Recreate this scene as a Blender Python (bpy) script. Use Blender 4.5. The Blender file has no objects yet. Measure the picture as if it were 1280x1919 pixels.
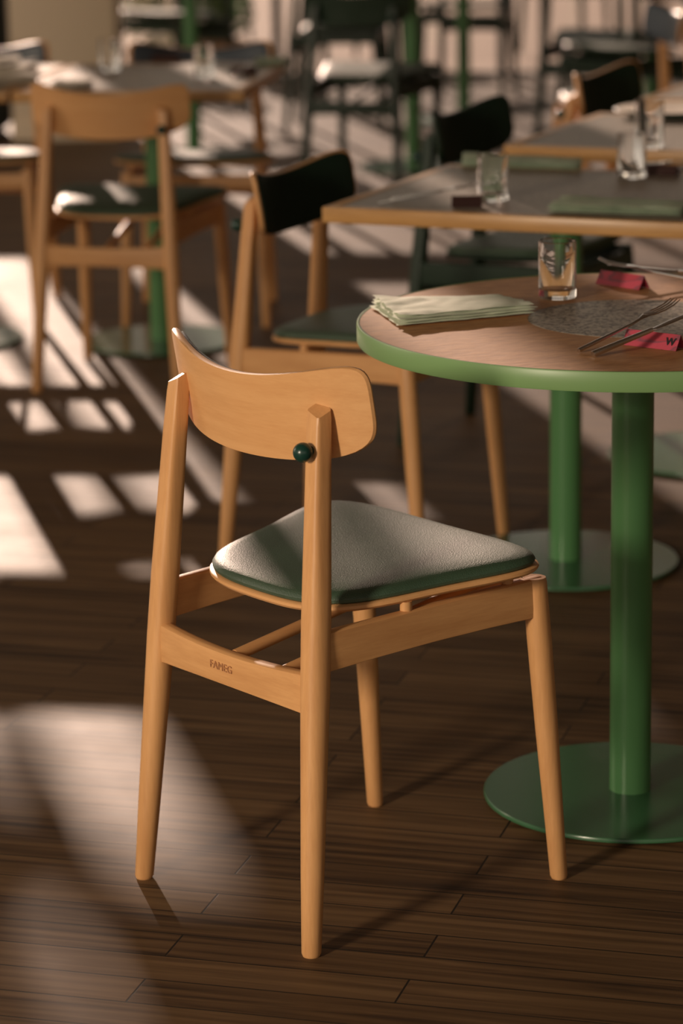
import bpy, bmesh, math, random
from mathutils import Vector, Matrix, Euler, noise
random.seed(7)
R = math.radians
C = bpy.context.scene.collection
scene = bpy.context.scene

# ------------------------------------------------------------ camera
CAM_H, PITCH, ROLL, FPX = 1.5291, 0.24523, 0.01703, 5452.8
cam = bpy.data.cameras.new('camera'); camo = bpy.data.objects.new('camera', cam); C.objects.link(camo)
camo.location = (0, 0, CAM_H)
camo.rotation_mode = 'QUATERNION'
camo.rotation_quaternion = (Euler((math.pi/2 - PITCH, 0, 0)).to_matrix() @ Matrix.Rotation(-ROLL, 3, 'Z')).to_quaternion()
cam.sensor_fit = 'HORIZONTAL'; cam.sensor_width = 24.0; cam.lens = 24.0*FPX/1280
cam.clip_start = .05; cam.clip_end = 300
cam.dof.use_dof = True; cam.dof.focus_distance = 3.93; cam.dof.aperture_fstop = 3.8
scene.camera = camo

# ------------------------------------------------------------ light
scene.view_settings.view_transform = 'Standard'; scene.view_settings.look = 'None'
scene.view_settings.gamma = 1; scene.view_settings.use_curve_mapping = False
scene.view_settings.exposure = 0.0
SUN_EL, SUN_AZ = R(13.3), R(103.1)
SUN_STRENGTH = 6.2
WORLD_STRENGTH = 0.66
sd = Vector((math.cos(SUN_AZ)*math.cos(SUN_EL), math.sin(SUN_AZ)*math.cos(SUN_EL), math.sin(SUN_EL)))
sun = bpy.data.lights.new('sun', 'SUN'); so = bpy.data.objects.new('sun', sun); C.objects.link(so)
so.rotation_mode = 'QUATERNION'; so.rotation_quaternion = sd.to_track_quat('Z', 'Y'); so.location = (-4, 20, 6)
sun.energy = SUN_STRENGTH; sun.angle = R(.6); sun.color = (1.0, .73, .57)
fill = bpy.data.lights.new('left_daylight', 'AREA'); fo = bpy.data.objects.new('left_daylight', fill); C.objects.link(fo)
fill.shape = 'RECTANGLE'; fill.size = .55; fill.size_y = .7; fill.energy = 32; fill.spread = R(80); fill.color = (1, .82, .62)
fo.location = (-3.05, .15, 1.75); fo.rotation_mode = 'QUATERNION'
fo.rotation_quaternion = (Vector(fo.location) - Vector((0, 4, .5))).to_track_quat('Z', 'Y')

far = bpy.data.lights.new('added_far_fill', 'AREA'); fo2 = bpy.data.objects.new('added_far_fill', far); C.objects.link(fo2)
far.shape = 'RECTANGLE'; far.size = 3.0; far.size_y = 2.0; far.energy = 120; far.color = (1, .80, .60)  # added area lamp, brightens the pillar and the far background
fo2.location = (-6.6, 7.6, 2.3); fo2.rotation_mode = 'QUATERNION'
fo2.rotation_quaternion = (Vector(fo2.location) - Vector((-.5, 12.5, .6))).to_track_quat('Z', 'Y')
w = bpy.data.worlds.new('world'); scene.world = w; w.use_nodes = True
nt = w.node_tree; nt.nodes.clear()
bg = nt.nodes.new('ShaderNodeBackground'); out = nt.nodes.new('ShaderNodeOutputWorld')
tc = nt.nodes.new('ShaderNodeTexCoord'); sx = nt.nodes.new('ShaderNodeSeparateXYZ'); cr = nt.nodes.new('ShaderNodeValToRGB')
nt.links.new(tc.outputs['Generated'], sx.inputs[0]); nt.links.new(sx.outputs['Z'], cr.inputs[0])
cr.color_ramp.elements[0].color = (.50, .40, .30, 1); cr.color_ramp.elements[0].position = 0
cr.color_ramp.elements[1].color = (.60, .52, .44, 1); cr.color_ramp.elements[1].position = .6
e = cr.color_ramp.elements.new(.08); e.color = (1.0, .84, .68, 1)
nt.links.new(cr.outputs[0], bg.inputs[0]); bg.inputs[1].default_value = WORLD_STRENGTH
nt.links.new(bg.outputs[0], out.inputs[0])

# ------------------------------------------------------------ materials
MATS = {}
def base_mat(name, col, rough=.5, metal=0, coat=0, spec=.5):
    m = bpy.data.materials.new(name); m.use_nodes = True
    b = m.node_tree.nodes['Principled BSDF']
    b.inputs['Base Color'].default_value = (*col, 1); b.inputs['Roughness'].default_value = rough
    b.inputs['Metallic'].default_value = metal; b.inputs['Coat Weight'].default_value = coat
    b.inputs['Specular IOR Level'].default_value = spec
    MATS[name] = m
    return m, m.node_tree, b
def N(nt, t, **kw):
    n = nt.nodes.new(t)
    for k, v in kw.items(): setattr(n, k, v)
    return n
def ramp(nt, fac, stops):
    r = N(nt, 'ShaderNodeValToRGB'); nt.links.new(fac, r.inputs[0]); el = r.color_ramp.elements
    el[0].position, el[0].color = stops[0][0], (*stops[0][1], 1)
    el[1].position, el[1].color = stops[-1][0], (*stops[-1][1], 1)
    for p, c in stops[1:-1]:
        q = el.new(p); q.color = (*c, 1)
    return r.outputs[0]
def mapped(nt, scale, rot=(0, 0, 0), coord='Object'):
    t = N(nt, 'ShaderNodeTexCoord'); m = N(nt, 'ShaderNodeMapping')
    nt.links.new(t.outputs[coord], m.inputs[0]); m.inputs['Scale'].default_value = scale; m.inputs['Rotation'].default_value = rot
    return m.outputs[0]
def noise_tex(nt, vec, scale, detail=4, rough=.6):
    n = N(nt, 'ShaderNodeTexNoise'); nt.links.new(vec, n.inputs['Vector'])
    n.inputs['Scale'].default_value = scale; n.inputs['Detail'].default_value = detail; n.inputs['Roughness'].default_value = rough
    return n.outputs['Fac']
def bump(nt, b, h, strength, dist):
    n = N(nt, 'ShaderNodeBump'); nt.links.new(h, n.inputs['Height'])
    n.inputs['Strength'].default_value = strength; n.inputs['Distance'].default_value = dist
    nt.links.new(n.outputs[0], b.inputs['Normal'])
def wood(name, c0, c1, scale, rough=.42, coat=0):
    m, nt, b = base_mat(name, c0, rough, coat=coat)
    v = mapped(nt, scale); f = noise_tex(nt, v, 1.0, 5, .65)
    v2 = mapped(nt, tuple(s*6 for s in scale)); f2 = noise_tex(nt, v2, 1.0, 2)
    mx = N(nt, 'ShaderNodeMath', operation='MULTIPLY_ADD'); nt.links.new(f2, mx.inputs[0]); mx.inputs[1].default_value = .35; nt.links.new(f, mx.inputs[2])
    nt.links.new(ramp(nt, mx.outputs[0], [(.42, c0), (.85, c1)]), b.inputs['Base Color'])
    bump(nt, b, f2, .08, .001)
    return m
BE0, BE1 = (.56, .275, .105), (.70, .375, .155)
wood('beech_upright', BE0, BE1, (45, 45, 4))
wood('beech_cross', BE0, BE1, (4, 45, 45))
wood('beech_length', BE0, BE1, (45, 4, 45))
wood('beech_shell', (.62, .315, .125), (.70, .385, .165), (5, 30, 60))
wood('oak_edge', (.42, .22, .075), (.56, .31, .115), (6, 30, 60), .35)
wood('dark_cabinet', (.012, .014, .010), (.018, .02, .014), (4, 30, 30), .5)
base_mat('cap_green', (.008, .040, .030), .28)
base_mat('frame_green', (.008, .026, .013), .4)
base_mat('plastic_foot', (.02, .02, .018), .6)
base_mat('steel', (.62, .60, .58), .22, 1.0)
base_mat('wall_beige', (.78, .64, .48), .8)
base_mat('wall_plain', (.22, .19, .15), .9)
base_mat('ceiling_paint', (.30, .24, .18), .9)
base_mat('mullion', (.03, .035, .03), .5)
base_mat('slate_pad', (.05, .065, .085), .35)
base_mat('ink', (.01, .008, .01), .5)
base_mat('cream_fabric', (.75, .66, .55), .8)
base_mat('terrace_stone', (.30, .19, .125), .8)
base_mat('walnut', (.06, .025, .015), .5)
base_mat('orange_petal', (.55, .22, .07), .6)
base_mat('plate_green', (.02, .07, .045), .2, coat=.4)
# leather
def leather(name, col, rough, spec=.5):
    m, nt, b = base_mat(name, col, rough, spec=spec)
    v = mapped(nt, (1, 1, 1)); 
    vo = N(nt, 'ShaderNodeTexVoronoi'); nt.links.new(v, vo.inputs['Vector']); vo.inputs['Scale'].default_value = 520
    f = noise_tex(nt, v, 14, 3)
    nt.links.new(ramp(nt, f, [(.3, tuple(c*.85 for c in col)), (.7, tuple(c*1.15 for c in col))]), b.inputs['Base Color'])
    bump(nt, b, vo.outputs['Distance'], .35, .0008)
leather('green_leather', (.034, .070, .040), .50, 1.0)
leather('pad_dark', (.008, .022, .013), .75, .2)
# green painted steel
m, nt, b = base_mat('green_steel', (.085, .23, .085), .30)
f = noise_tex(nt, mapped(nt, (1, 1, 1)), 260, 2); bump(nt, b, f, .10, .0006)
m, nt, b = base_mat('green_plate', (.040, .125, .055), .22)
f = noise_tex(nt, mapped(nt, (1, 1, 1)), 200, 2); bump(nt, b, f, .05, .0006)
m, nt, b = base_mat('green_band', (.19, .33, .13), .38)
# hammered oak top of the round table
m, nt, b = base_mat('oak_top', (.40, .20, .075), .55)
v = mapped(nt, (34, 90, 30), (0, 0, .6)); f = noise_tex(nt, v, 1.0, 4, .6)
b.inputs['Specular IOR Level'].default_value = .75
nt.links.new(ramp(nt, f, [(.3, (.36, .16, .055)), (.7, (.56, .28, .11))]), b.inputs['Base Color'])
bump(nt, b, f, .5, .0008)
def terrazzo(name, a, c, d, scale):
    m, nt, b = base_mat(name, a, .44)
    v = mapped(nt, (1, 1, 1)); vo = N(nt, 'ShaderNodeTexVoronoi'); nt.links.new(v, vo.inputs['Vector']); vo.inputs['Scale'].default_value = scale
    f = noise_tex(nt, v, scale*.7, 3)
    s = N(nt, 'ShaderNodeSeparateColor'); nt.links.new(vo.outputs['Color'], s.inputs[0])
    ad = N(nt, 'ShaderNodeMath', operation='MULTIPLY_ADD'); nt.links.new(f, ad.inputs[0]); ad.inputs[1].default_value = .8; nt.links.new(s.outputs[0], ad.inputs[2])
    nt.links.new(ramp(nt, ad.outputs[0], [(.35, a), (.75, c), (1.1, d)]), b.inputs['Base Color'])
terrazzo('terrazzo', (.05, .042, .032), (.18, .15, .115), (.42, .36, .29), 210)
terrazzo('terrazzo_fine', (.17, .145, .115), (.26, .22, .17), (.36, .31, .25), 260)
def cloth(name, c0, c1, stain=None):
    m, nt, b = base_mat(name, c0, .85)
    v = mapped(nt, (1, 1, 1)); f = noise_tex(nt, v, 30, 4)
    col = ramp(nt, f, [(.35, c0), (.65, c1)])
    if stain:
        g = N(nt, 'ShaderNodeVectorMath', operation='DISTANCE'); nt.links.new(v, g.inputs[0]); g.inputs[1].default_value = stain
        s = N(nt, 'ShaderNodeMapRange'); nt.links.new(g.outputs['Value'], s.inputs[0]); s.inputs[1].default_value = .006; s.inputs[2].default_value = .014; s.inputs[3].default_value = .6; s.inputs[4].default_value = 0
        mix = N(nt, 'ShaderNodeMix', data_type='RGBA'); nt.links.new(s.outputs[0], mix.inputs['Factor']); nt.links.new(col, mix.inputs['A']); mix.inputs['B'].default_value = (.8, .25, .2, 1); col = mix.outputs['Result']
    nt.links.new(col, b.inputs['Base Color'])
    w2 = noise_tex(nt, v, 900, 1); bump(nt, b, w2, .2, .0005)
cloth('napkin_mint', (.68, .74, .60), (.80, .84, .70), (.068, .02, .0245))
cloth('napkin_green', (.40, .50, .37), (.52, .60, .46))
cloth('napkin_teal', (.05, .16, .13), (.08, .22, .17))
cloth('napkin_cream', (.70, .64, .54), (.80, .73, .62))
m, nt, b = base_mat('pink_card', (.42, .030, .055), .45)
f = noise_tex(nt, mapped(nt, (22, 60, 60), (0, 0, .5)), 1, 1)
nt.links.new(ramp(nt, f, [(.42, (.40, .045, .070)), (.5, (.20, .060, .085)), (.56, (.46, .060, .095))]), b.inputs['Base Color'])
base_mat('dark_card', (.035, .012, .010), .5)
m, nt, b = base_mat('glass', (1, 1, 1), .02); b.inputs['Transmission Weight'].default_value = 1; b.inputs['IOR'].default_value = 1.48
m = bpy.data.materials.new('window_glass'); m.use_nodes = True; nt = m.node_tree; nt.nodes.clear(); MATS['window_glass'] = m
o_ = N(nt, 'ShaderNodeOutputMaterial'); mi = N(nt, 'ShaderNodeMixShader'); tr = N(nt, 'ShaderNodeBsdfTransparent'); gl = N(nt, 'ShaderNodeBsdfGlossy')
gl.inputs['Roughness'].default_value = .02; mi.inputs[0].default_value = .06
nt.links.new(tr.outputs[0], mi.inputs[1]); nt.links.new(gl.outputs[0], mi.inputs[2]); nt.links.new(mi.outputs[0], o_.inputs[0])
m, nt, b = base_mat('leaves', (.05, .13, .03), .6)
f = noise_tex(nt, mapped(nt, (1, 1, 1)), 6, 3); nt.links.new(ramp(nt, f, [(.3, (.03, .10, .03)), (.7, (.12, .24, .06))]), b.inputs['Base Color'])
# floor boards
m, nt, b = base_mat('floor_boards', (.1, .05, .03), .36, spec=.30)
BA = R(-15.8)
t = N(nt, 'ShaderNodeTexCoord'); mp = N(nt, 'ShaderNodeMapping', vector_type='TEXTURE'); nt.links.new(t.outputs['Object'], mp.inputs[0])
mp.inputs['Rotation'].default_value = (0, 0, BA); mp.inputs['Location'].default_value = (.03, .015, 0)
br = N(nt, 'ShaderNodeTexBrick'); nt.links.new(mp.outputs[0], br.inputs['Vector'])
br.offset = .37; br.offset_frequency = 2; br.inputs['Scale'].default_value = 1
br.inputs['Brick Width'].default_value = .92; br.inputs['Row Height'].default_value = .078
br.inputs['Mortar Size'].default_value = .0017; br.inputs['Mortar Smooth'].default_value = .3; br.inputs['Bias'].default_value = 0
br.inputs['Color1'].default_value = (0, 0, 0, 1); br.inputs['Color2'].default_value = (1, 1, 1, 1); br.inputs['Mortar'].default_value = (.5, .5, .5, 1)
mp2 = N(nt, 'ShaderNodeMapping'); nt.links.new(mp.outputs[0], mp2.inputs[0]); mp2.inputs['Scale'].default_value = (2.6, 52, 1)
addv = N(nt, 'ShaderNodeVectorMath', operation='MULTIPLY_ADD'); nt.links.new(br.outputs['Color'], addv.inputs[0]); addv.inputs[1].default_value = (7, 13, 5); nt.links.new(mp2.outputs[0], addv.inputs[2])
n1 = N(nt, 'ShaderNodeTexNoise'); nt.links.new(addv.outputs[0], n1.inputs['Vector']); n1.inputs['Scale'].default_value = 1; n1.inputs['Detail'].default_value = 5; n1.inputs['Distortion'].default_value = .9
wv = N(nt, 'ShaderNodeTexWave', wave_type='BANDS', bands_direction='Y'); nt.links.new(addv.outputs[0], wv.inputs['Vector']); wv.inputs['Scale'].default_value = .22; wv.inputs['Distortion'].default_value = 6; wv.inputs['Detail'].default_value = 3; wv.inputs['Detail Scale'].default_value = .7
s1 = N(nt, 'ShaderNodeMath', operation='MULTIPLY_ADD'); nt.links.new(wv.outputs['Fac'], s1.inputs[0]); s1.inputs[1].default_value = .14; nt.links.new(n1.outputs['Fac'], s1.inputs[2])
sc = N(nt, 'ShaderNodeSeparateColor'); nt.links.new(br.outputs['Color'], sc.inputs[0])
s2 = N(nt, 'ShaderNodeMath', operation='MULTIPLY_ADD'); nt.links.new(sc.outputs[0], s2.inputs[0]); s2.inputs[1].default_value = .22; nt.links.new(s1.outputs[0], s2.inputs[2])
col = ramp(nt, s2.outputs[0], [(.36, (.024, .011, .005)), (.56, (.088, .046, .019)), (.9, (.170, .096, .043))])
mix = N(nt, 'ShaderNodeMix', data_type='RGBA'); nt.links.new(br.outputs['Fac'], mix.inputs['Factor']); nt.links.new(col, mix.inputs['A']); mix.inputs['B'].default_value = (.012, .007, .004, 1)
nt.links.new(mix.outputs['Result'], b.inputs['Base Color'])
n3 = noise_tex(nt, mp.outputs[0], 5, 3)
rr = N(nt, 'ShaderNodeMapRange'); nt.links.new(n3, rr.inputs[0]); rr.inputs[3].default_value = .52; rr.inputs[4].default_value = .66; nt.links.new(rr.outputs[0], b.inputs['Roughness'])
inv = N(nt, 'ShaderNodeMath', operation='MULTIPLY_ADD'); nt.links.new(br.outputs['Fac'], inv.inputs[0]); inv.inputs[1].default_value = -1; inv.inputs[2].default_value = 1
h2 = N(nt, 'ShaderNodeMath', operation='MULTIPLY_ADD'); nt.links.new(n1.outputs['Fac'], h2.inputs[0]); h2.inputs[1].default_value = .18; nt.links.new(inv.outputs[0], h2.inputs[2])
bump(nt, b, h2.outputs[0], .35, .0012)

# ------------------------------------------------------------ mesh helpers
def mk(name, bm, mat, parent=None, loc=None, smooth=True):
    bmesh.ops.recalc_face_normals(bm, faces=bm.faces[:])
    me = bpy.data.meshes.new(name); bm.to_mesh(me); bm.free()
    if smooth:
        for p in me.polygons: p.use_smooth = True
        me.set_sharp_from_angle(angle=R(38))
    me.materials.append(MATS[mat])
    o = bpy.data.objects.new(name, me); C.objects.link(o)
    if parent: o.parent = parent
    if loc is not None: o.location = loc
    return o
def tag(o, label=None, cat=None, group=None, kind=None):
    if label: o['label'] = label
    if cat: o['category'] = cat
    if group: o['group'] = group
    if kind: o['kind'] = kind
    return o
def empty(name, loc=(0, 0, 0), rz=0):
    o = bpy.data.objects.new(name, None); C.objects.link(o); o.location = loc; o.rotation_euler = (0, 0, rz); o.empty_display_size = .1
    return o
def copy_tree(o, parent=None):
    c = o.copy(); C.objects.link(c)
    if parent: c.parent = parent
    for ch in [x for x in o.children]: copy_tree(ch, c)
    return c
def loft(bm, rings, cap=True, closed=True):
    vs = [[bm.verts.new(p) for p in r] for r in rings]
    n = len(vs[0])
    for a, b in zip(vs, vs[1:]):
        for i in range(n if closed else n-1):
            bm.faces.new((a[i], a[(i+1) % n], b[(i+1) % n], b[i]))
    if cap:
        bm.faces.new(vs[0][::-1]); bm.faces.new(vs[-1])
    return vs
def sring(cx, cy, z, rx, ry, n=2.0, k=28, f=None):
    pts = []
    for i in range(k):
        t = 2*math.pi*(i+.5)/k; c, s = math.cos(t), math.sin(t)
        q = (abs(c)**n + abs(s)**n)**(-1/n)
        x, y = rx*q*c, ry*q*s
        pts.append(Vector((cx+x, cy+y, z + (f(x, y) if f else 0))))
    return pts
def lathe(bm, prof, cx=0, cy=0, k=64):
    rings = [[Vector((cx+r*math.cos(2*math.pi*i/k), cy+r*math.sin(2*math.pi*i/k), z)) for i in range(k)] for r, z in prof]
    loft(bm, rings)
def box(bm, x0, x1, y0, y1, z0, z1, bev=0):
    r = bmesh.ops.create_cube(bm, size=1, matrix=Matrix.Translation(((x0+x1)/2, (y0+y1)/2, (z0+z1)/2)) @ Matrix.Diagonal((x1-x0, y1-y0, z1-z0, 1)))
    if bev:
        es = list({e for v in r['verts'] for e in v.link_edges})
        bmesh.ops.bevel(bm, geom=es, offset=bev, segments=2, affect='EDGES', profile=.5)
def path_loft(bm, pts, secs, up=Vector((0, 0, 1)), k=14):
    """pts along a path, secs=(half width, half height, exponent)"""
    rings = []
    for i, p in enumerate(pts):
        a = Vector(pts[max(i-1, 0)]); b_ = Vector(pts[min(i+1, len(pts)-1)]); d = (b_-a).normalized()
        s = d.cross(up).normalized(); u = s.cross(d).normalized()
        hw, hh, n = secs[i]; r = []
        for j in range(k):
            t = 2*math.pi*(j+.5)/k; c, q = math.cos(t), math.sin(t); w_ = (abs(c)**n+abs(q)**n)**(-1/n)
            r.append(Vector(p) + s*(hw*w_*c) + u*(hh*w_*q))
        rings.append(r)
    loft(bm, rings)
def sphere(bm, c, r, seg=24):
    bmesh.ops.create_uvsphere(bm, u_segments=seg, v_segments=seg//2, radius=r, matrix=Matrix.Translation(c))

# ------------------------------------------------------------ the room
bm = bmesh.new(); box(bm, -7, 5, -3, 15.6, -.05, 0); tag(mk('floor', bm, 'floor_boards', smooth=False), kind='structure')
bm = bmesh.new(); box(bm, -9, 8, 15.75, 40, -.12, -.03); tag(mk('trim_1', bm, 'terrace_stone', smooth=False), kind='structure')
bm = bmesh.new(); box(bm, -7.2, 5.2, -3.2, 15.8, 4.3, 4.45); tag(mk('ceiling', bm, 'ceiling_paint', smooth=False), kind='structure')
bm = bmesh.new(); box(bm, 5, 5.15, -3, 15.7, 0, 4.3); tag(mk('wall_right', bm, 'wall_plain', smooth=False), kind='structure')
# glazed back wall: posts, rails and panes, plus bars added to shape the sun patches
def glazed(name, axis, pos, a0, a1, step, z1=4.3, mid=2.9, sun_masks=(), posts=None):
    bm = bmesh.new(); n = round((a1-a0)/step)
    def bx(u0, u1, z0, z1_, t=.035):
        if axis == 'y': box(bm, u0, u1, pos-t, pos+t, z0, z1_)
        else: box(bm, pos-t, pos+t, u0, u1, z0, z1_)
    for u in (posts or [a0 + (a1-a0)*i/n for i in range(n+1)]): bx(u-.025, u+.025, 0, z1)
    for u0, u1, h0, h1 in sun_masks: bx(u0, u1, h0, h1, .05)
    bx(a0, a1, 0, .022, .045); bx(a0, a1, z1-.08, z1, .045); bx(a0, a1, mid-.03, mid+.03, .03)
    o = tag(mk(name, bm, 'mullion', smooth=False), kind='structure')
    bm = bmesh.new()
    if axis == 'y': box(bm, a0, a1, pos-.004, pos+.004, .07, z1-.08)
    else: box(bm, pos-.004, pos+.004, a0, a1, .07, z1-.08)
    mk('glass_pane', bm, 'window_glass', o, smooth=False)
glazed('window_1', 'y', 15.68, -7, 3.4, 2.6, mid=4.0, posts=[-6.97, -5.7, -4.5, -3.105, -.3, .9, 2.1, 3.375],
       sun_masks=[(-2.880, -2.800, 0, 4.3), (-2.705, -2.645, 0, 4.3), (-2.425, -2.145, 0, 4.3), (-2.875, -2.745, 3.22, 4.3), (-2.705, -2.630, 3.22, 4.3), (-3.105, -2.885, 2.84, 3.22), (-2.885, -2.705, 2.60, 3.22), (-2.705, -2.13, 2.67, 3.22), (-2.13, -1.65, 2.67, 3.05), (-3.60, -3.07, 2.76, 2.88)])  # extra bars block the sun where floor and seat stay dark
bm = bmesh.new(); box(bm, 3.43, 5, 15.6, 15.75, 0, 4.3); tag(mk('wall_back', bm, 'wall_plain', smooth=False), kind='structure')
glazed('window_2', 'x', -7.08, -3, 15.6, 3.1)
# beige pillar
bm = bmesh.new(); box(bm, -1.44, -.97, 13.05, 13.5, 0, 4.3, .006); tag(mk('trim_2', bm, 'wall_beige'), kind='structure')
# skirting board of pillar
bm = bmesh.new(); box(bm, -1.445, -.965, 13.042, 13.508, 0, .09, .004); tag(mk('baseboard_pillar', bm, 'wall_beige'), kind='structure')

# ------------------------------------------------------------ chair
def line(a, b, t): return tuple(a[i]+(b[i]-a[i])*t for i in range(3))
def make_chair(name, frame=None, pad='pad_dark', seatm='green_leather', brand=False):
    F = frame
    root = empty(name)
    up, cr_, ln, sh = (F or 'beech_upright', F or 'beech_cross', F or 'beech_length', F or 'beech_shell')
    # rear legs, straight from foot to the back, round below and square at the top
    foot, top = (.1934, 0, 0), (.1552, .0617, .7354)
    for s in (-1, 1):
        bm = bmesh.new(); rings = []
        prof = [(0.0, .0115, 2), (.006, .0135, 2), (.15, .0160, 2), (.35, .0180, 2.1), (.50, .0192, 2.3), (.62, .0185, 2.7), (.75, .0162, 3.6), (.9, .0138, 6), (.985, .0128, 9)]
        for t, r, n in prof:
            p = line(foot, top, t)
            if t > .98:
                rings.append(sring(s*p[0], p[1], p[2], r, r, n, 32, lambda x, y: (-.38*(x*s) + .38*y)))
            else: rings.append(sring(s*p[0], p[1], p[2], r, r, n, 32))
        # bevelled, sloping top end
        p = line(foot, top, 1.0)
        rings.append(sring(s*p[0], p[1], p[2]+.0004, .0118, .0118, 9, 32, lambda x, y: (-.38*(x*s) + .38*y)))
        loft(bm, rings); mk('leg', bm, up, root)
    # front legs
    ffoot, ftop = (.2057, .4458, 0), (.1911, .4113, .4514)
    for s in (-1, 1):
        bm = bmesh.new(); rings = []
        for t, r in [(0, .0105), (.01, .0122), (.2, .0135), (.5, .0160), (.8, .0172), (.985, .0168), (1, .0158)]:
            p = line(ffoot, ftop, t); rings.append(sring(s*p[0], p[1], p[2], r, r, 2.15, 32))
        loft(bm, rings); lg = mk('leg', bm, up, root)
    # side rails
    for s in (-1, 1):
        bm = bmesh.new(); rings = []
        for t in (0, .25, .5, .75, 1):
            y = .030 + (.418-.030)*t; x = s*(.176+.017*t)
            z0 = .385 + .009*t + .004*math.sin(math.pi*t); z1 = .441+.011*t
            c = Vector((x, y, (z0+z1)/2)); hh = (z1-z0)/2; r = []
            for j in range(20):
                a = 2*math.pi*(j+.5)/20; q = (abs(math.cos(a))**9+abs(math.sin(a))**9)**(-1/9)
                r.append(c+Vector((.0095*q*math.cos(a), 0, hh*q*math.sin(a))))
            rings.append(r)
        loft(bm, rings); mk('side_rail', bm, ln, root)
    # rear and front cross rails
    for nm, y0, bow, hw, zc, hh, w0 in (('rear_rail', .030, -.010, 0, .356, .0300, .170), ('front_rail', .418, 0, 0, .418, .022, .188)):
        bm = bmesh.new(); rings = []
        for i in range(13):
            u = -1+2*i/12; x = w0*u; y = y0 + bow*(1-u*u); g = (.006*(1-u*u) if nm == 'rear_rail' else 0)
            r = []
            for j in range(20):
                a = 2*math.pi*(j+.5)/20; q = (abs(math.cos(a))**7+abs(math.sin(a))**7)**(-1/7)
                r.append(Vector((x, y+.0105*q*math.cos(a), zc+(hh-g)*q*math.sin(a))))
            rings.append(r)
        loft(bm, rings); rl = mk(nm, bm, cr_, root)
        if brand and nm == 'rear_rail':
            cu = bpy.data.curves.new('lettering', 'FONT'); cu.body = 'FAMEG'; cu.size = .0155; cu.extrude = .0003; cu.space_character = 1.05; cu.align_x = 'CENTER'
            to = bpy.data.objects.new('tmp_text', cu); C.objects.link(to)
            dg = bpy.context.evaluated_depsgraph_get(); me = bpy.data.meshes.new_from_object(to.evaluated_get(dg)); bpy.data.objects.remove(to)
            me.transform(Matrix.Translation((-.005, .0085, .354)) @ Euler((R(90), 0, 0)).to_matrix().to_4x4())
            me.materials.clear(); me.materials.append(MATS['brand_burn'])
            lo = bpy.data.objects.new('lettering', me); C.objects.link(lo); lo.parent = rl
    # two round stretchers running forward under the seat
    for x0, x1 in ((.0, -.035), (.105, .07)):
        bm = bmesh.new(); path_loft(bm, [(x0, .03, .372), ((x0+x1)/2, .22, .395), (x1, .41, .418)], [(.0085, .0085, 2)]*3); mk('stretcher', bm, ln, root)
    # seat outline
    W_, TAP, YC, D_, NN, MM = .2045, .2697, .2468, .1803, 3.3, .1676
    def outline(sc, z, k=72, drop=0):
        pts = []
        for i in range(k):
            t = 2*math.pi*i/k; c, s = math.cos(t), math.sin(t); q = (abs(c)**NN+abs(s)**NN)**(-1/NN); X, Y = q*c, q*s
            X1, Y1 = X*sc, Y*sc
            x = (W_)*X*(1+TAP*Y+MM*Y*Y); y = D_*Y
            x *= sc; y *= sc
            zz = z + .0592*y + .006*(abs(x)/.2)**2 - drop
            pts.append(Vector((x, YC+y, zz)))
        return pts
    bm = bmesh.new(); loft(bm, [outline(.955, .4545), outline(.985, .4560), outline(1.0, .4595), outline(1.0, .4635), outline(.985, .4655), outline(.955, .4655)]); seat = mk('seat', bm, sh, root)
    bm = bmesh.new()
    loft(bm, [outline(.955, .4650), outline(.978, .4680), outline(.982, .4720), outline(.968, .4765), outline(.935, .4800), outline(.86, .4828), outline(.70, .4850), outline(.45, .4862), outline(.2, .4866), outline(.05, .4867)])
    mk('cushion', bm, seatm, seat)
    for s in (-1, 1):
        for y in (.185, .365):
            bm = bmesh.new(); x = s*(.179+.012*(y/.4)); zt = .4575+.0592*(y-YC)+.004
            loft(bm, [sring(x-s*.004, y, .425, .0085, .0085, 2, 16), sring(x-s*.004, y, zt, .0085, .0085, 2, 16)])
            mk('spacer_peg', bm, up, root)
    # back rest shell
    KR, Y0, TI, ZT, KT, ZB, KB = 2.5153, .0404, .1704, .7693, .0475, .6532, .0213
    A_ = .2292
    def bpt(u, v, off, sc=1.0, dz=0):
        """u,v in -1..1 ; off forward offset"""
        vv = (v+1)/2
        zz = (ZB+KB*u*u)*(1-vv)+(ZT+KT*u*u)*vv
        s = u*A_; x = math.sin(s*KR)/KR; y = Y0+(1-math.cos(s*KR))/KR - TI*(zz-.73)
        nx, ny = -math.sin(s*KR), math.cos(s*KR)
        return Vector((x+nx*off, y+ny*off, zz+dz))
    def shell(name, mat, parent, o0, o1, sc, m_=4.6, pf=0):
        bm = bmesh.new(); K = 96; rings = []
        def ring(rad, off):
            r = []
            for i in range(K):
                t = 2*math.pi*i/K; c, s = math.cos(t), math.sin(t); q = (abs(c)**m_+abs(s)**m_)**(-1/m_)
                r.append(bpt(q*c*rad, q*s*rad, off))
            return r
        h = (o1-o0)
        seq = [(.03, o0)]+[(sc*x, o0) for x in (.2, .4, .6, .8, .93, .985)]+[(sc, o0+h*.3), (sc, o0+h*.7)]+[(sc*x, o1+p*pf) for x, p in ((.985, .0), (.93, .45), (.8, .85), (.6, 1), (.4, 1), (.2, 1))]+[(.03, o1+pf)]
        loft(bm, [ring(a, b_) for a, b_ in seq]); return mk(name, bm, mat, parent)
    bk = shell('backrest', sh, root, 0, .0105, 1.0)
    shell('back_cushion', pad, bk, .0106, .0165, .968, pf=.006)
    for s in (1,):
        bm = bmesh.new(); sphere(bm, (.159, .0300, .684), .0133, 32); loft(bm, [[Vector((.159+.006*math.cos(a*math.pi/6), y, .684+.006*math.sin(a*math.pi/6))) for a in range(12)] for y in (.032, .050)])
        mk('screw_cap', bm, 'cap_green', root)
    return root
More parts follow.
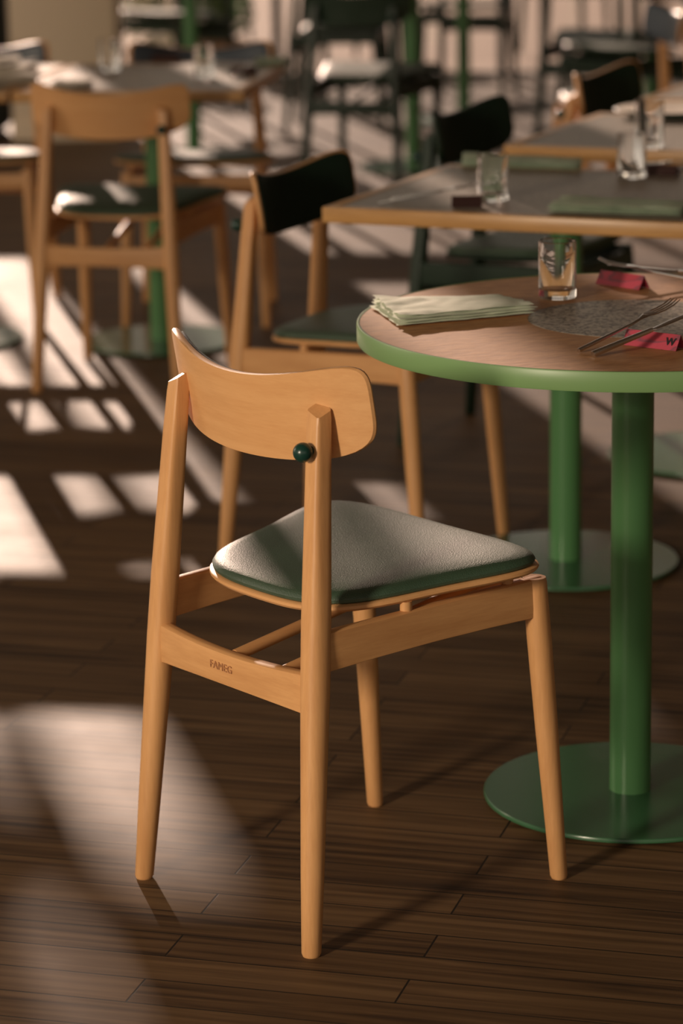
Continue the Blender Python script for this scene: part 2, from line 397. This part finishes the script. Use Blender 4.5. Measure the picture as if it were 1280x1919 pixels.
# the burnt-in lettering on the rear rail
base_mat('brand_burn', (.42, .19, .08), .7)

chair = make_chair('dining_chair', brand=True)
chair.location = (-.1725, 3.8043, 0); chair.rotation_euler = (0, 0, -.8897)
tag(chair, 'beech wood dining chair in the foreground with dark green leather seat, fully in view', 'chair')
proto = make_chair('dining_chair')
proto.location = (-.1528, 5.8915, 0); proto.rotation_euler = (0, 0, -2.0324)
tag(proto, 'wooden chair behind the foreground chair, its dark green backrest facing us', 'chair', 'chairs with dark backs at the left side of the tables')
def place(p, x, y, yaw, label, group=None):
    c = copy_tree(p); c.location = (x, y, 0); c.rotation_euler = (0, 0, yaw); tag(c, label, 'chair')
    if group: c['group'] = group
    elif 'group' in c: del c['group']
    return c
place(proto, -.6024, 7.4121, -.2495, 'blurred wooden chair at upper left seen from behind, curved light wood backrest', None)
place(proto, .6363, 7.76, -2.05, 'blurred wooden chair with sunlit left back edge beside the second terrazzo table', 'chairs with dark backs at the left side of the tables')
# slate-backed chairs facing us
slate = make_chair('dining_chair', pad='slate_pad')
slate.location = (-.39, 8.80, 0); slate.rotation_euler = (0, 0, R(177)); tag(slate, 'wooden chair facing us, tucked under the table behind the upper left chair', 'chair', 'chairs on the far side of the left tables')
place(slate, -1.06, 8.92, R(176), 'wooden chair cut by the left edge, its seat bright with sun', 'chairs on the far side of the left tables')
# green framed chairs
gproto = make_chair('dining_chair', frame='frame_green')
gproto.location = (.2366, 6.92, 0); gproto.rotation_euler = (0, 0, -2.043)
tag(gproto, 'dark green framed chair whose seat shows under the nearest terrazzo table', 'chair', 'chairs with dark backs at the left side of the tables')
GG = 'dark green chairs in the far background'
for x, y, yaw, lab in [
    (-.62, 18.3, 2.2, 'dark green chair outside the glass just right of the beige pillar'),
    (.30, 17.0, .5, 'dark green chair outside the glass at the top centre edge'),
    (1.25, 16.9, -.4, 'dark green chair outside the glass at the top right edge'),
    (.055, 10.85, -.38, 'dark green chair at top centre, seen from behind beside a green column'),
    (1.02, 12.2, -.45, 'dark green chair at top right, seen from behind above the small sunlit chair'),
    (1.38, 12.0, 2.2, 'dark green chair at the right edge, right of the other dark chair at top right'),
    (.72, 14.6, 2.9, 'dark green chair far back between the two green chairs seen from behind'),
    (-.20, 13.40, -1.7, 'dark green chair far back to the left of the top centre chair'),
    (-.60, 14.3, 2.4, 'dark green chair farthest back beside the beige pillar'),
    (.05, 14.7, -2.9, 'dark green chair farthest back, above the top centre chair')]:
    place(gproto, x, y, yaw, lab, GG)
place(slate, 1.21, 9.9, 1.75, 'wooden chair cut by the right edge with a bright sunlit back', None)

# ------------------------------------------------------------ tables
def pedestal(root, h, rb, rc=.0317, base=True):
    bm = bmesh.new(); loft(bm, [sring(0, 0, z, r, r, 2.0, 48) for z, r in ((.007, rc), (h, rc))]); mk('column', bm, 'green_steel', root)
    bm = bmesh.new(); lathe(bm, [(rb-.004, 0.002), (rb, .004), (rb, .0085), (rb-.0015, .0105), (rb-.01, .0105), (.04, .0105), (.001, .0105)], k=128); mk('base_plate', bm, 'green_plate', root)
def square_table(x, y, rz, hx, hy, label, group, edge='oak_edge', full=True):
    root = empty('dining_table', (x, y, 0), rz)
    tag(root, label, 'table', group)
    e, t, T = .028, .030, .75
    bm = bmesh.new()
    box(bm, -hx, hx, -hy, -hy+e, T-t, T, .0025); box(bm, -hx, hx, hy-e, hy, T-t, T, .0025)
    box(bm, -hx, -hx+e, -hy+e, hy-e, T-t, T, .0025); box(bm, hx-e, hx, -hy+e, hy-e, T-t, T, .0025)
    mk('edge_frame', bm, edge, root)
    bm = bmesh.new(); box(bm, -hx+e, hx-e, -hy+e, hy-e, T-.024, T-.0008); mk('tabletop', bm, 'terrazzo_fine', root, smooth=False)
    pedestal(root, T-.024, .2267)
    return root
TA = R(-23.4); e1 = Vector((math.cos(TA), math.sin(TA))); e2 = Vector((-math.sin(TA), math.cos(TA)))
TG = 'rectangular tables in the row on the right'
def tpos(i):
    nl = Vector((-.028, 5.50)) + e2*1.003*i
    return nl + e1*.375 + e2*.335
p = tpos(0); square_table(p.x, p.y, TA, .375, .335, 'grey terrazzo table with golden wooden edge directly behind the round table', TG)
p = tpos(1); square_table(p.x, p.y, TA, .375, .335, 'second grey terrazzo table with wooden edge, behind the first, a green rimmed plate on it', TG)
p = tpos(2); square_table(p.x, p.y, TA, .375, .335, 'third table of the right row, its sunlit corner at the right edge of the picture', TG)
TB = R(-7.1); LG = 'tables at upper left'
square_table(-.50, 8.13, TB, .312, .395, 'table behind the upper left chair with glasses on top and wooden edge', LG)
square_table(-1.13, 8.21, TB, .312, .395, 'table at the left edge of the picture strewn with sunlit napkins', LG)
BG = 'tables in the far background'
square_table(-.60, 12.4, TB, .25, .25, 'far table beyond the upper left table, in front of the beige pillar', BG)
square_table(.32, 11.9, R(-20), .375, .335, 'far table on a green column in front of the top centre dark green chair', BG)
square_table(.60, 13.55, R(-20), .375, .335, 'far table on a yellow green lit column near the top of the picture', BG)
square_table(1.45, 13.4, R(-10), .375, .335, 'far table between the dark green chairs at top right', BG)

RT = empty('round_table', (.4401, 4.2728, 0), .35); tag(RT, 'round table with green painted rim, wooden top and grey terrazzo centre', 'table')
RR = .413
bm = bmesh.new(); lathe(bm, [(.03, .724), (RR-.0045, .724), (RR-.0045, .7500), (.158, .7500), (.157, .7490), (.02, .7490)], k=160); mk('tabletop', bm, 'oak_top', RT)
bm = bmesh.new()
prof = [(RR-.004, .7235), (RR-.001, .7220), (RR, .7240), (RR, .7480), (RR-.001, .7503), (RR-.003, .7508), (RR-.0045, .7502)]
k = 200; rings = [[Vector((r*math.cos(2*math.pi*i/k), r*math.sin(2*math.pi*i/k), z)) for i in range(k)] for r, z in prof]
loft(bm, rings, cap=False)
a = None; mk('rim_band', bm, 'green_band', RT)
bm = bmesh.new(); lathe(bm, [(.01, .7460), (.1572, .7460), (.1572, .7502), (.01, .7502)], k=96); mk('terrazzo_inlay', bm, 'terrazzo', RT)
pedestal(RT, .724, .2267)

# ------------------------------------------------------------ table ware
def tumbler(x, y, label, group=None, h=.090, r=.0292, proto=[None], z=.7508):
    bm = bmesh.new(); K = 48
    prof = [(.001, 0), (r-.003, 0), (r-.0008, .0015), (r, .004), (r, h-.001), (r-.0008, h), (r-.0018, h-.001), (r-.0022, .018), (r-.006, .0145), (.001, .0135)]
    lathe(bm, prof, k=K); o = mk('water_glass', bm, 'glass', None, (x, y, z)); tag(o, label, 'glass', group); return o
tumbler(.340, 4.452, 'clear water glass on the round green rimmed table')
GW = 'water glasses on the rectangular tables of the right row'
tumbler(.300, 5.545, 'clear water glass on the nearest terrazzo table, left of the other one', GW, z=.7502)
tumbler(.595, 5.84, 'clear water glass on the nearest terrazzo table, near its right far corner', GW, z=.7502)
tumbler(.682, 6.32, 'tall bright water glass on the second terrazzo table, at the right', GW, h=.105, r=.031, z=.7502)
GL = 'water glasses on the upper left table'
tumbler(-.634, 8.30, 'clear water glass with two highlights on the upper left table, near the pillar', GL, z=.7502)
tumbler(-.357, 8.06, 'clear water glass in the middle of the upper left table', GL, z=.7502)

def napkin(corners, z, mat, label, group=None, layers=4, th=.0055, amp=.0025, seed=0, stain=False):
    """corners: near-left, near-right, far-right, far-left on the table; stacked folded cloth layers"""
    rnd = random.Random(seed); c0 = Vector((*corners[0], 0))
    P = [Vector((*c, 0))-c0 for c in corners]
    bm = bmesh.new(); nu, nv = 36, 14
    zb = 0
    for L in range(layers):
        ins = [Vector((rnd.uniform(-.004, .004), rnd.uniform(-.004, .004), 0)) for _ in range(4)]
        Q = [P[i]+ins[i]*(1 if L else .3) for i in range(4)]
        off = Vector((rnd.random()*9, rnd.random()*9, L*3.1))
        top = []; bot = []
        for i in range(nu+1):
            u = i/nu; tr, br_ = [], []
            for j in range(nv+1):
                v = j/nv
                p = (Q[0]*(1-u)+Q[1]*u)*(1-v)+(Q[3]*(1-u)+Q[2]*u)*v
                edge = noise.noise(Vector((u*7, v*3, 1.7))+off)*.0035
                if j in (0, nv): p = p + Vector((0, edge, 0))
                if i in (0, nu): p = p + Vector((noise.noise(Vector((u*3, v*9, 4.2))+off)*.005, 0, 0))
                e = min(u*9, (1-u)*9, v*5, (1-v)*5, 1); e = math.sqrt(max(e, 0))
                wv = noise.noise(Vector((u*4, v*3, .3))+off*.3)*amp*(L+1)/layers*2
                lift = .006*(L/layers)*max(0, 1-u*4)*abs(noise.noise(Vector((v*6, L, 0)))*2+.4)
                base = zb + abs(wv)*.6 + lift
                mid = base + th*.5
                tr.append(bm.verts.new((p.x, p.y, mid+th*.48*e+.0003))); br_.append(bm.verts.new((p.x, p.y, mid-th*.48*e)))
            top.append(tr); bot.append(br_)
        for i in range(nu):
            for j in range(nv):
                bm.faces.new((top[i][j], top[i+1][j], top[i+1][j+1], top[i][j+1]))
                bm.faces.new((bot[i][j], bot[i][j+1], bot[i+1][j+1], bot[i+1][j]))
        for i in range(nu):
            bm.faces.new((top[i][0], bot[i][0], bot[i+1][0], top[i+1][0])); bm.faces.new((top[i][nv], top[i+1][nv], bot[i+1][nv], bot[i][nv]))
        for j in range(nv):
            bm.faces.new((top[0][j], top[0][j+1], bot[0][j+1], bot[0][j])); bm.faces.new((top[nu][j], bot[nu][j], bot[nu][j+1], top[nu][j+1]))
        zb += th*.95
    o = mk('folded_napkin', bm, mat, None, (c0.x, c0.y, z)); tag(o, label, 'napkin', group)
    return o
napkin([(.088, 4.225), (.296, 4.312), (.250, 4.400), (.050, 4.395)], .7512, 'napkin_mint', 'pale mint folded napkin on the left of the round green rimmed table', layers=4, th=.0042, seed=3, amp=.004)
NG = 'folded napkins on the nearest terrazzo table'
napkin([(.262, 6.05), (.50, 5.96), (.515, 6.06), (.275, 6.17)], .7502, 'napkin_green', 'green folded napkin at the far edge of the nearest terrazzo table', NG, layers=3, seed=5)
napkin([(.392, 5.37), (.628, 5.29), (.665, 5.39), (.43, 5.50)], .7502, 'napkin_green', 'green folded napkin at the near edge of the nearest terrazzo table', NG, layers=3, seed=6)
napkin([(-.225, 8.36), (-.14, 8.35), (-.13, 8.48), (-.215, 8.49)], .7502, 'napkin_green', 'greenish folded napkin near the right far corner of the upper left table', layers=3, seed=8)
DG = 'sunlit cream napkins on the left edge table'
for q, (x, y, a) in enumerate([(-1.00, 8.50, .1), (-.93, 8.28, -.3), (-1.12, 8.02, .2), (-.90, 7.99, .1)]):
    c, s = math.cos(a), math.sin(a)
    pts = [(x+c*u-s*v, y+s*u+c*v) for u, v in ((-.09, -.06), (.09, -.06), (.09, .06), (-.09, .06))]
    napkin(pts, .7502, 'napkin_cream', ['cream napkin at the far side of the left edge table', 'cream napkin in the middle of the left edge table', 'cream napkin at the near side of the left edge table', 'cream napkin at the near right corner of the left edge table'][q], DG, layers=4, th=.007, seed=11+q)
napkin([(-.76, 7.83), (-.66, 7.82), (-.65, 7.92), (-.75, 7.93)], .7502, 'napkin_cream', 'small sunlit napkin on the near left corner of the upper left table', layers=3, seed=21)

def card_rest(pa, pb, mat, label, group=None, h=.021, hw=.013, letter=False, z=.7504):
    """a small folded tent card, ridge from pa to pb"""
    a = Vector((*pa, 0)); b_ = Vector((*pb, 0)); L = (b_-a).length; ang = math.atan2(b_.y-a.y, b_.x-a.x)
    bm = bmesh.new(); t = .0012
    sec = [(-hw, 0), (0, h), (hw, 0), (hw-t*1.6, 0), (0, h-t*2.2), (-hw+t*1.6, 0)]
    r0 = [Vector((0, y, zz)) for y, zz in sec]; r1 = [Vector((L, y, zz)) for y, zz in sec]
    loft(bm, [r0, r1], cap=False)
    for r in (r0, r1):
        pass
    o = mk('cutlery_rest', bm, mat, None, (a.x, a.y, z), smooth=False); o.rotation_euler = (0, 0, ang); tag(o, label, 'cutlery rest', group)
    if letter:
        cu = bpy.data.curves.new('letter', 'FONT'); cu.body = 'W'; cu.size = .0150; cu.extrude = .0002; cu.align_x = 'CENTER'; cu.align_y = 'CENTER'; cu.offset = .0006
        to = bpy.data.objects.new('tmp_text', cu); C.objects.link(to)
        dg = bpy.context.evaluated_depsgraph_get(); me = bpy.data.meshes.new_from_object(to.evaluated_get(dg)); bpy.data.objects.remove(to)
        sl = math.atan2(h, hw)
        me.transform(Matrix.Translation((L*.86, -hw*.5-.0006, h*.5+.0004)) @ Euler((sl, 0, 0)).to_matrix().to_4x4())
        me.materials.clear(); me.materials.append(MATS['ink']); lo = bpy.data.objects.new('letter', me); C.objects.link(lo); lo.parent = o
    return o
card_rest((.410, 4.072), (.480, 4.016), 'pink_card', 'pink folded card with a black W under the near fork and knife', letter=True)
card_rest((.420, 4.590), (.482, 4.522), 'pink_card', 'plain pink folded card under the farther fork on the round table')
KG = 'dark folded cards on the rectangular tables'
card_rest((.218, 5.47), (.275, 5.47), 'dark_card', 'dark folded card left of the water glass on the nearest terrazzo table', KG)
card_rest((.628, 5.89), (.690, 5.86), 'dark_card', 'dark folded card behind the right water glass on the nearest terrazzo table', KG)
card_rest((-.530, 8.56), (-.45, 8.55), 'dark_card', 'dark folded card at the far side of the upper left table', KG)
card_rest((-.285, 8.15), (-.215, 8.13), 'dark_card', 'dark folded card right of the glass on the upper left table', KG)

def orient(o, p0, p1):
    d = (Vector(p1)-Vector(p0)).normalized(); s = Vector((0, 0, 1)).cross(d).normalized(); u = d.cross(s)
    o.matrix_world = Matrix.Translation(p0) @ Matrix((d, s, u)).transposed().to_4x4()
def make_fork(p0, p1, label, group=None):
    root = empty('fork'); tag(root, label, 'fork', group)
    bm = bmesh.new()
    path_loft(bm, [(0, 0, 0), (.002, 0, 0), (.05, 0, 0), (.105, 0, .0), (.122, 0, .0015), (.136, 0, .003)], [(.0030, .0022, 4), (.0036, .0026, 4), (.0034, .0022, 4), (.0024, .0018, 3), (.0030, .0013, 3), (.0085, .0010, 3)])
    mk('handle', bm, 'steel', root)
    bm = bmesh.new()
    path_loft(bm, [(.134, 0, .003), (.142, 0, .0025), (.150, 0, .0018)], [(.0070, .0010, 4), (.0112, .0010, 5), (.0115, .0010, 6)])
    for k_ in range(4):
        y = -.0097+k_*.00647
        path_loft(bm, [(.149, y, .0018), (.165, y*.99, .0008), (.182, y*.98, .0018), (.196, y*.96, .0052)], [(.0017, .0010, 3), (.0016, .0010, 3), (.0014, .0009, 3), (.0007, .0006, 2)], k=8)
    mk('tines', bm, 'steel', root)
    orient(root, p0, p1); return root
def make_knife(p0, p1, label, group=None):
    root = empty('table_knife'); tag(root, label, 'knife', group)
    bm = bmesh.new(); path_loft(bm, [(0, 0, 0), (.002, 0, 0), (.05, 0, 0), (.098, 0, 0), (.101, 0, 0)], [(.0046, .0034, 5), (.0052, .0040, 5), (.0048, .0036, 5), (.0040, .0032, 5), (.0026, .0026, 3)]); mk('handle', bm, 'steel', root)
    bm = bmesh.new(); path_loft(bm, [(.100, 0, 0), (.106, 0, 0), (.13, .001, 0), (.19, .001, 0), (.213, .004, 0), (.218, .006, 0)], [(.0030, .0020, 3), (.0060, .0009, 3), (.0080, .0008, 3), (.0085, .0008, 3), (.0050, .0006, 2), (.0012, .0004, 2)]); mk('blade', bm, 'steel', root)
    orient(root, p0, p1); return root
make_fork((.336, 4.008, .7535), (.478, 4.120, .7965), 'steel fork resting on the pink card with the W, its tines pointing away')
make_knife((.353, 3.974, .7545), (.496, 4.045, .7960), 'steel knife resting on the pink card with the W, beside the near fork')
make_fork((.600, 4.515, .7560), (.412, 4.560, .7900), 'steel fork on the farther pink card of the round table')
make_knife((.640, 4.600, .7550), (.455, 4.570, .7800), 'steel knife behind the farther fork on the round table')
CG = 'cutlery on the rectangular tables'
make_fork((.080, 5.505, .7545), (.25, 5.53, .7800), 'steel fork on the near left corner of the nearest terrazzo table', CG)
make_knife((.105, 5.555, .7545), (.27, 5.56, .7800), 'steel knife beside the fork on the nearest terrazzo table', CG)
make_knife((.60, 6.00, .7545), (.78, 5.90, .7800), 'steel knife on the far right of the nearest terrazzo table', CG)
make_fork((-.275, 7.99, .7545), (-.225, 8.16, .7800), 'steel fork on the right part of the upper left table', CG)
make_knife((-.92, 8.06, .790), (-.84, 8.24, .792), 'steel knife lying on the napkins of the left edge table', CG)
# plates on the second table
def plate(x, y, z, r, label, rim, group=None):
    root = empty('plate', (x, y, z)); tag(root, label, 'plate', group)
    bm = bmesh.new(); lathe(bm, [(.001, .002), (r*.55, 0), (r*.62, .002), (r*.98, .014), (r, .0165), (r*.985, .018), (r*.62, .007), (.001, .005)], k=64); mk('dish', bm, rim, root)
    bm = bmesh.new(); lathe(bm, [(.001, .0055), (r*.60, .0075), (r*.95, .0185), (r*.90, .0195), (r*.58, .0100), (.001, .0085)], k=64); mk('glazed_well', bm, 'cream_fabric', root)
    return root
plate(.80, 6.95, .7502, .135, 'dark green rimmed plate with pale well on the second terrazzo table', 'plate_green')

# ------------------------------------------------------------ dark sideboard at left
sb = empty('sideboard', (-2.53, 13.32, 0)); tag(sb, 'dark sideboard at the left edge behind the tables', 'sideboard')
bm = bmesh.new(); box(bm, -1.05, 1.06, -.25, .25, .06, .82, .004); mk('body', bm, 'dark_cabinet', sb)
for i in range(4):
    bm = bmesh.new(); x = -1.04+.5225*i; box(bm, x+.004, x+.5185, -.268, -.2505, .07, .81, .003); d = mk('door', bm, 'dark_cabinet', sb)
    bm = bmesh.new(); box(bm, x+.46, x+.468, -.285, -.268, .40, .52, .002); mk('handle', bm, 'mullion', d)
bm = bmesh.new(); box(bm, -1.0, 1.0, -.2, .2, 0, .06); mk('plinth', bm, 'dark_cabinet', sb)

# ------------------------------------------------------------ planting outside
def shrub(x, y, r, h, label, seed):
    rnd = random.Random(seed); root = empty('planted_shrub', (x, y, -.03)); tag(root, label, 'shrub', 'shrubs on the terrace')
    bm = bmesh.new(); lathe(bm, [(.001, 0), (.13, 0), (.16, .14), (.145, .14), (.14, .12), (.001, .12)], k=32); mk('pot', bm, 'terrace_stone', root)
    bm = bmesh.new()
    for i in range(500):
        d = Vector((rnd.gauss(0, 1), rnd.gauss(0, 1), rnd.gauss(0, 1))).normalized()*(rnd.random()**.4)
        c = Vector((d.x*r, d.y*r, .13+h/2+d.z*h/2)); n = Vector((rnd.gauss(0, 1), rnd.gauss(0, 1), rnd.gauss(0, 1))).normalized(); s = n.orthogonal().normalized(); u = n.cross(s); L = rnd.uniform(.035, .06)
        vs = [bm.verts.new(c+p) for p in (s*-L, u*L*.35, s*L, u*-L*.35)]; bm.faces.new(vs)
    mk('foliage', bm, 'leaves', root, smooth=False)
shrub(-1.02, 16.5, .24, .55, 'low green potted shrub outside the glass beside the pillar', 1)
shrub(-.66, 16.9, .22, .5, 'low green potted shrub outside the glass, farther from the pillar', 2)

# unseen tree added outside to dapple the sun at the left edge
def tree(x, y, z, r, seed, label):
    rnd = random.Random(seed); root = empty('unseen_shade_tree', (x, y, -.03)); tag(root, label, 'tree')
    bm = bmesh.new(); path_loft(bm, [(0, 0, 0), (.03, 0, z*.4), (-.02, .03, z*.8), (.02, 0, z)], [(.07, .07, 2), (.055, .055, 2), (.045, .045, 2), (.02, .02, 2)], up=Vector((1, 0, 0)), k=12); mk('trunk', bm, 'walnut', root)
    bm = bmesh.new()
    for i in range(2600):
        d = Vector((rnd.gauss(0, 1), rnd.gauss(0, 1), rnd.gauss(0, 1))).normalized()*(rnd.random()**.45)
        c = Vector((d.x*r, d.y*r, z+d.z*r*1.1))
        if noise.noise(c*2.1+Vector((seed, 0, 0))) < -.05: continue
        n = Vector((rnd.gauss(0, 1), rnd.gauss(0, 1), rnd.gauss(0, 1))).normalized(); s_ = n.orthogonal().normalized(); u = n.cross(s_); L = rnd.uniform(.06, .11)
        bm.faces.new([bm.verts.new(c+p) for p in (s_*-L, u*L*.4, s_*L, u*-L*.4)])
    mk('crown', bm, 'leaves', root, smooth=False)
tree(-4.55, 19.3, 3.85, .62, 5, 'unseen leafy tree added outside the glass to dapple the sun')
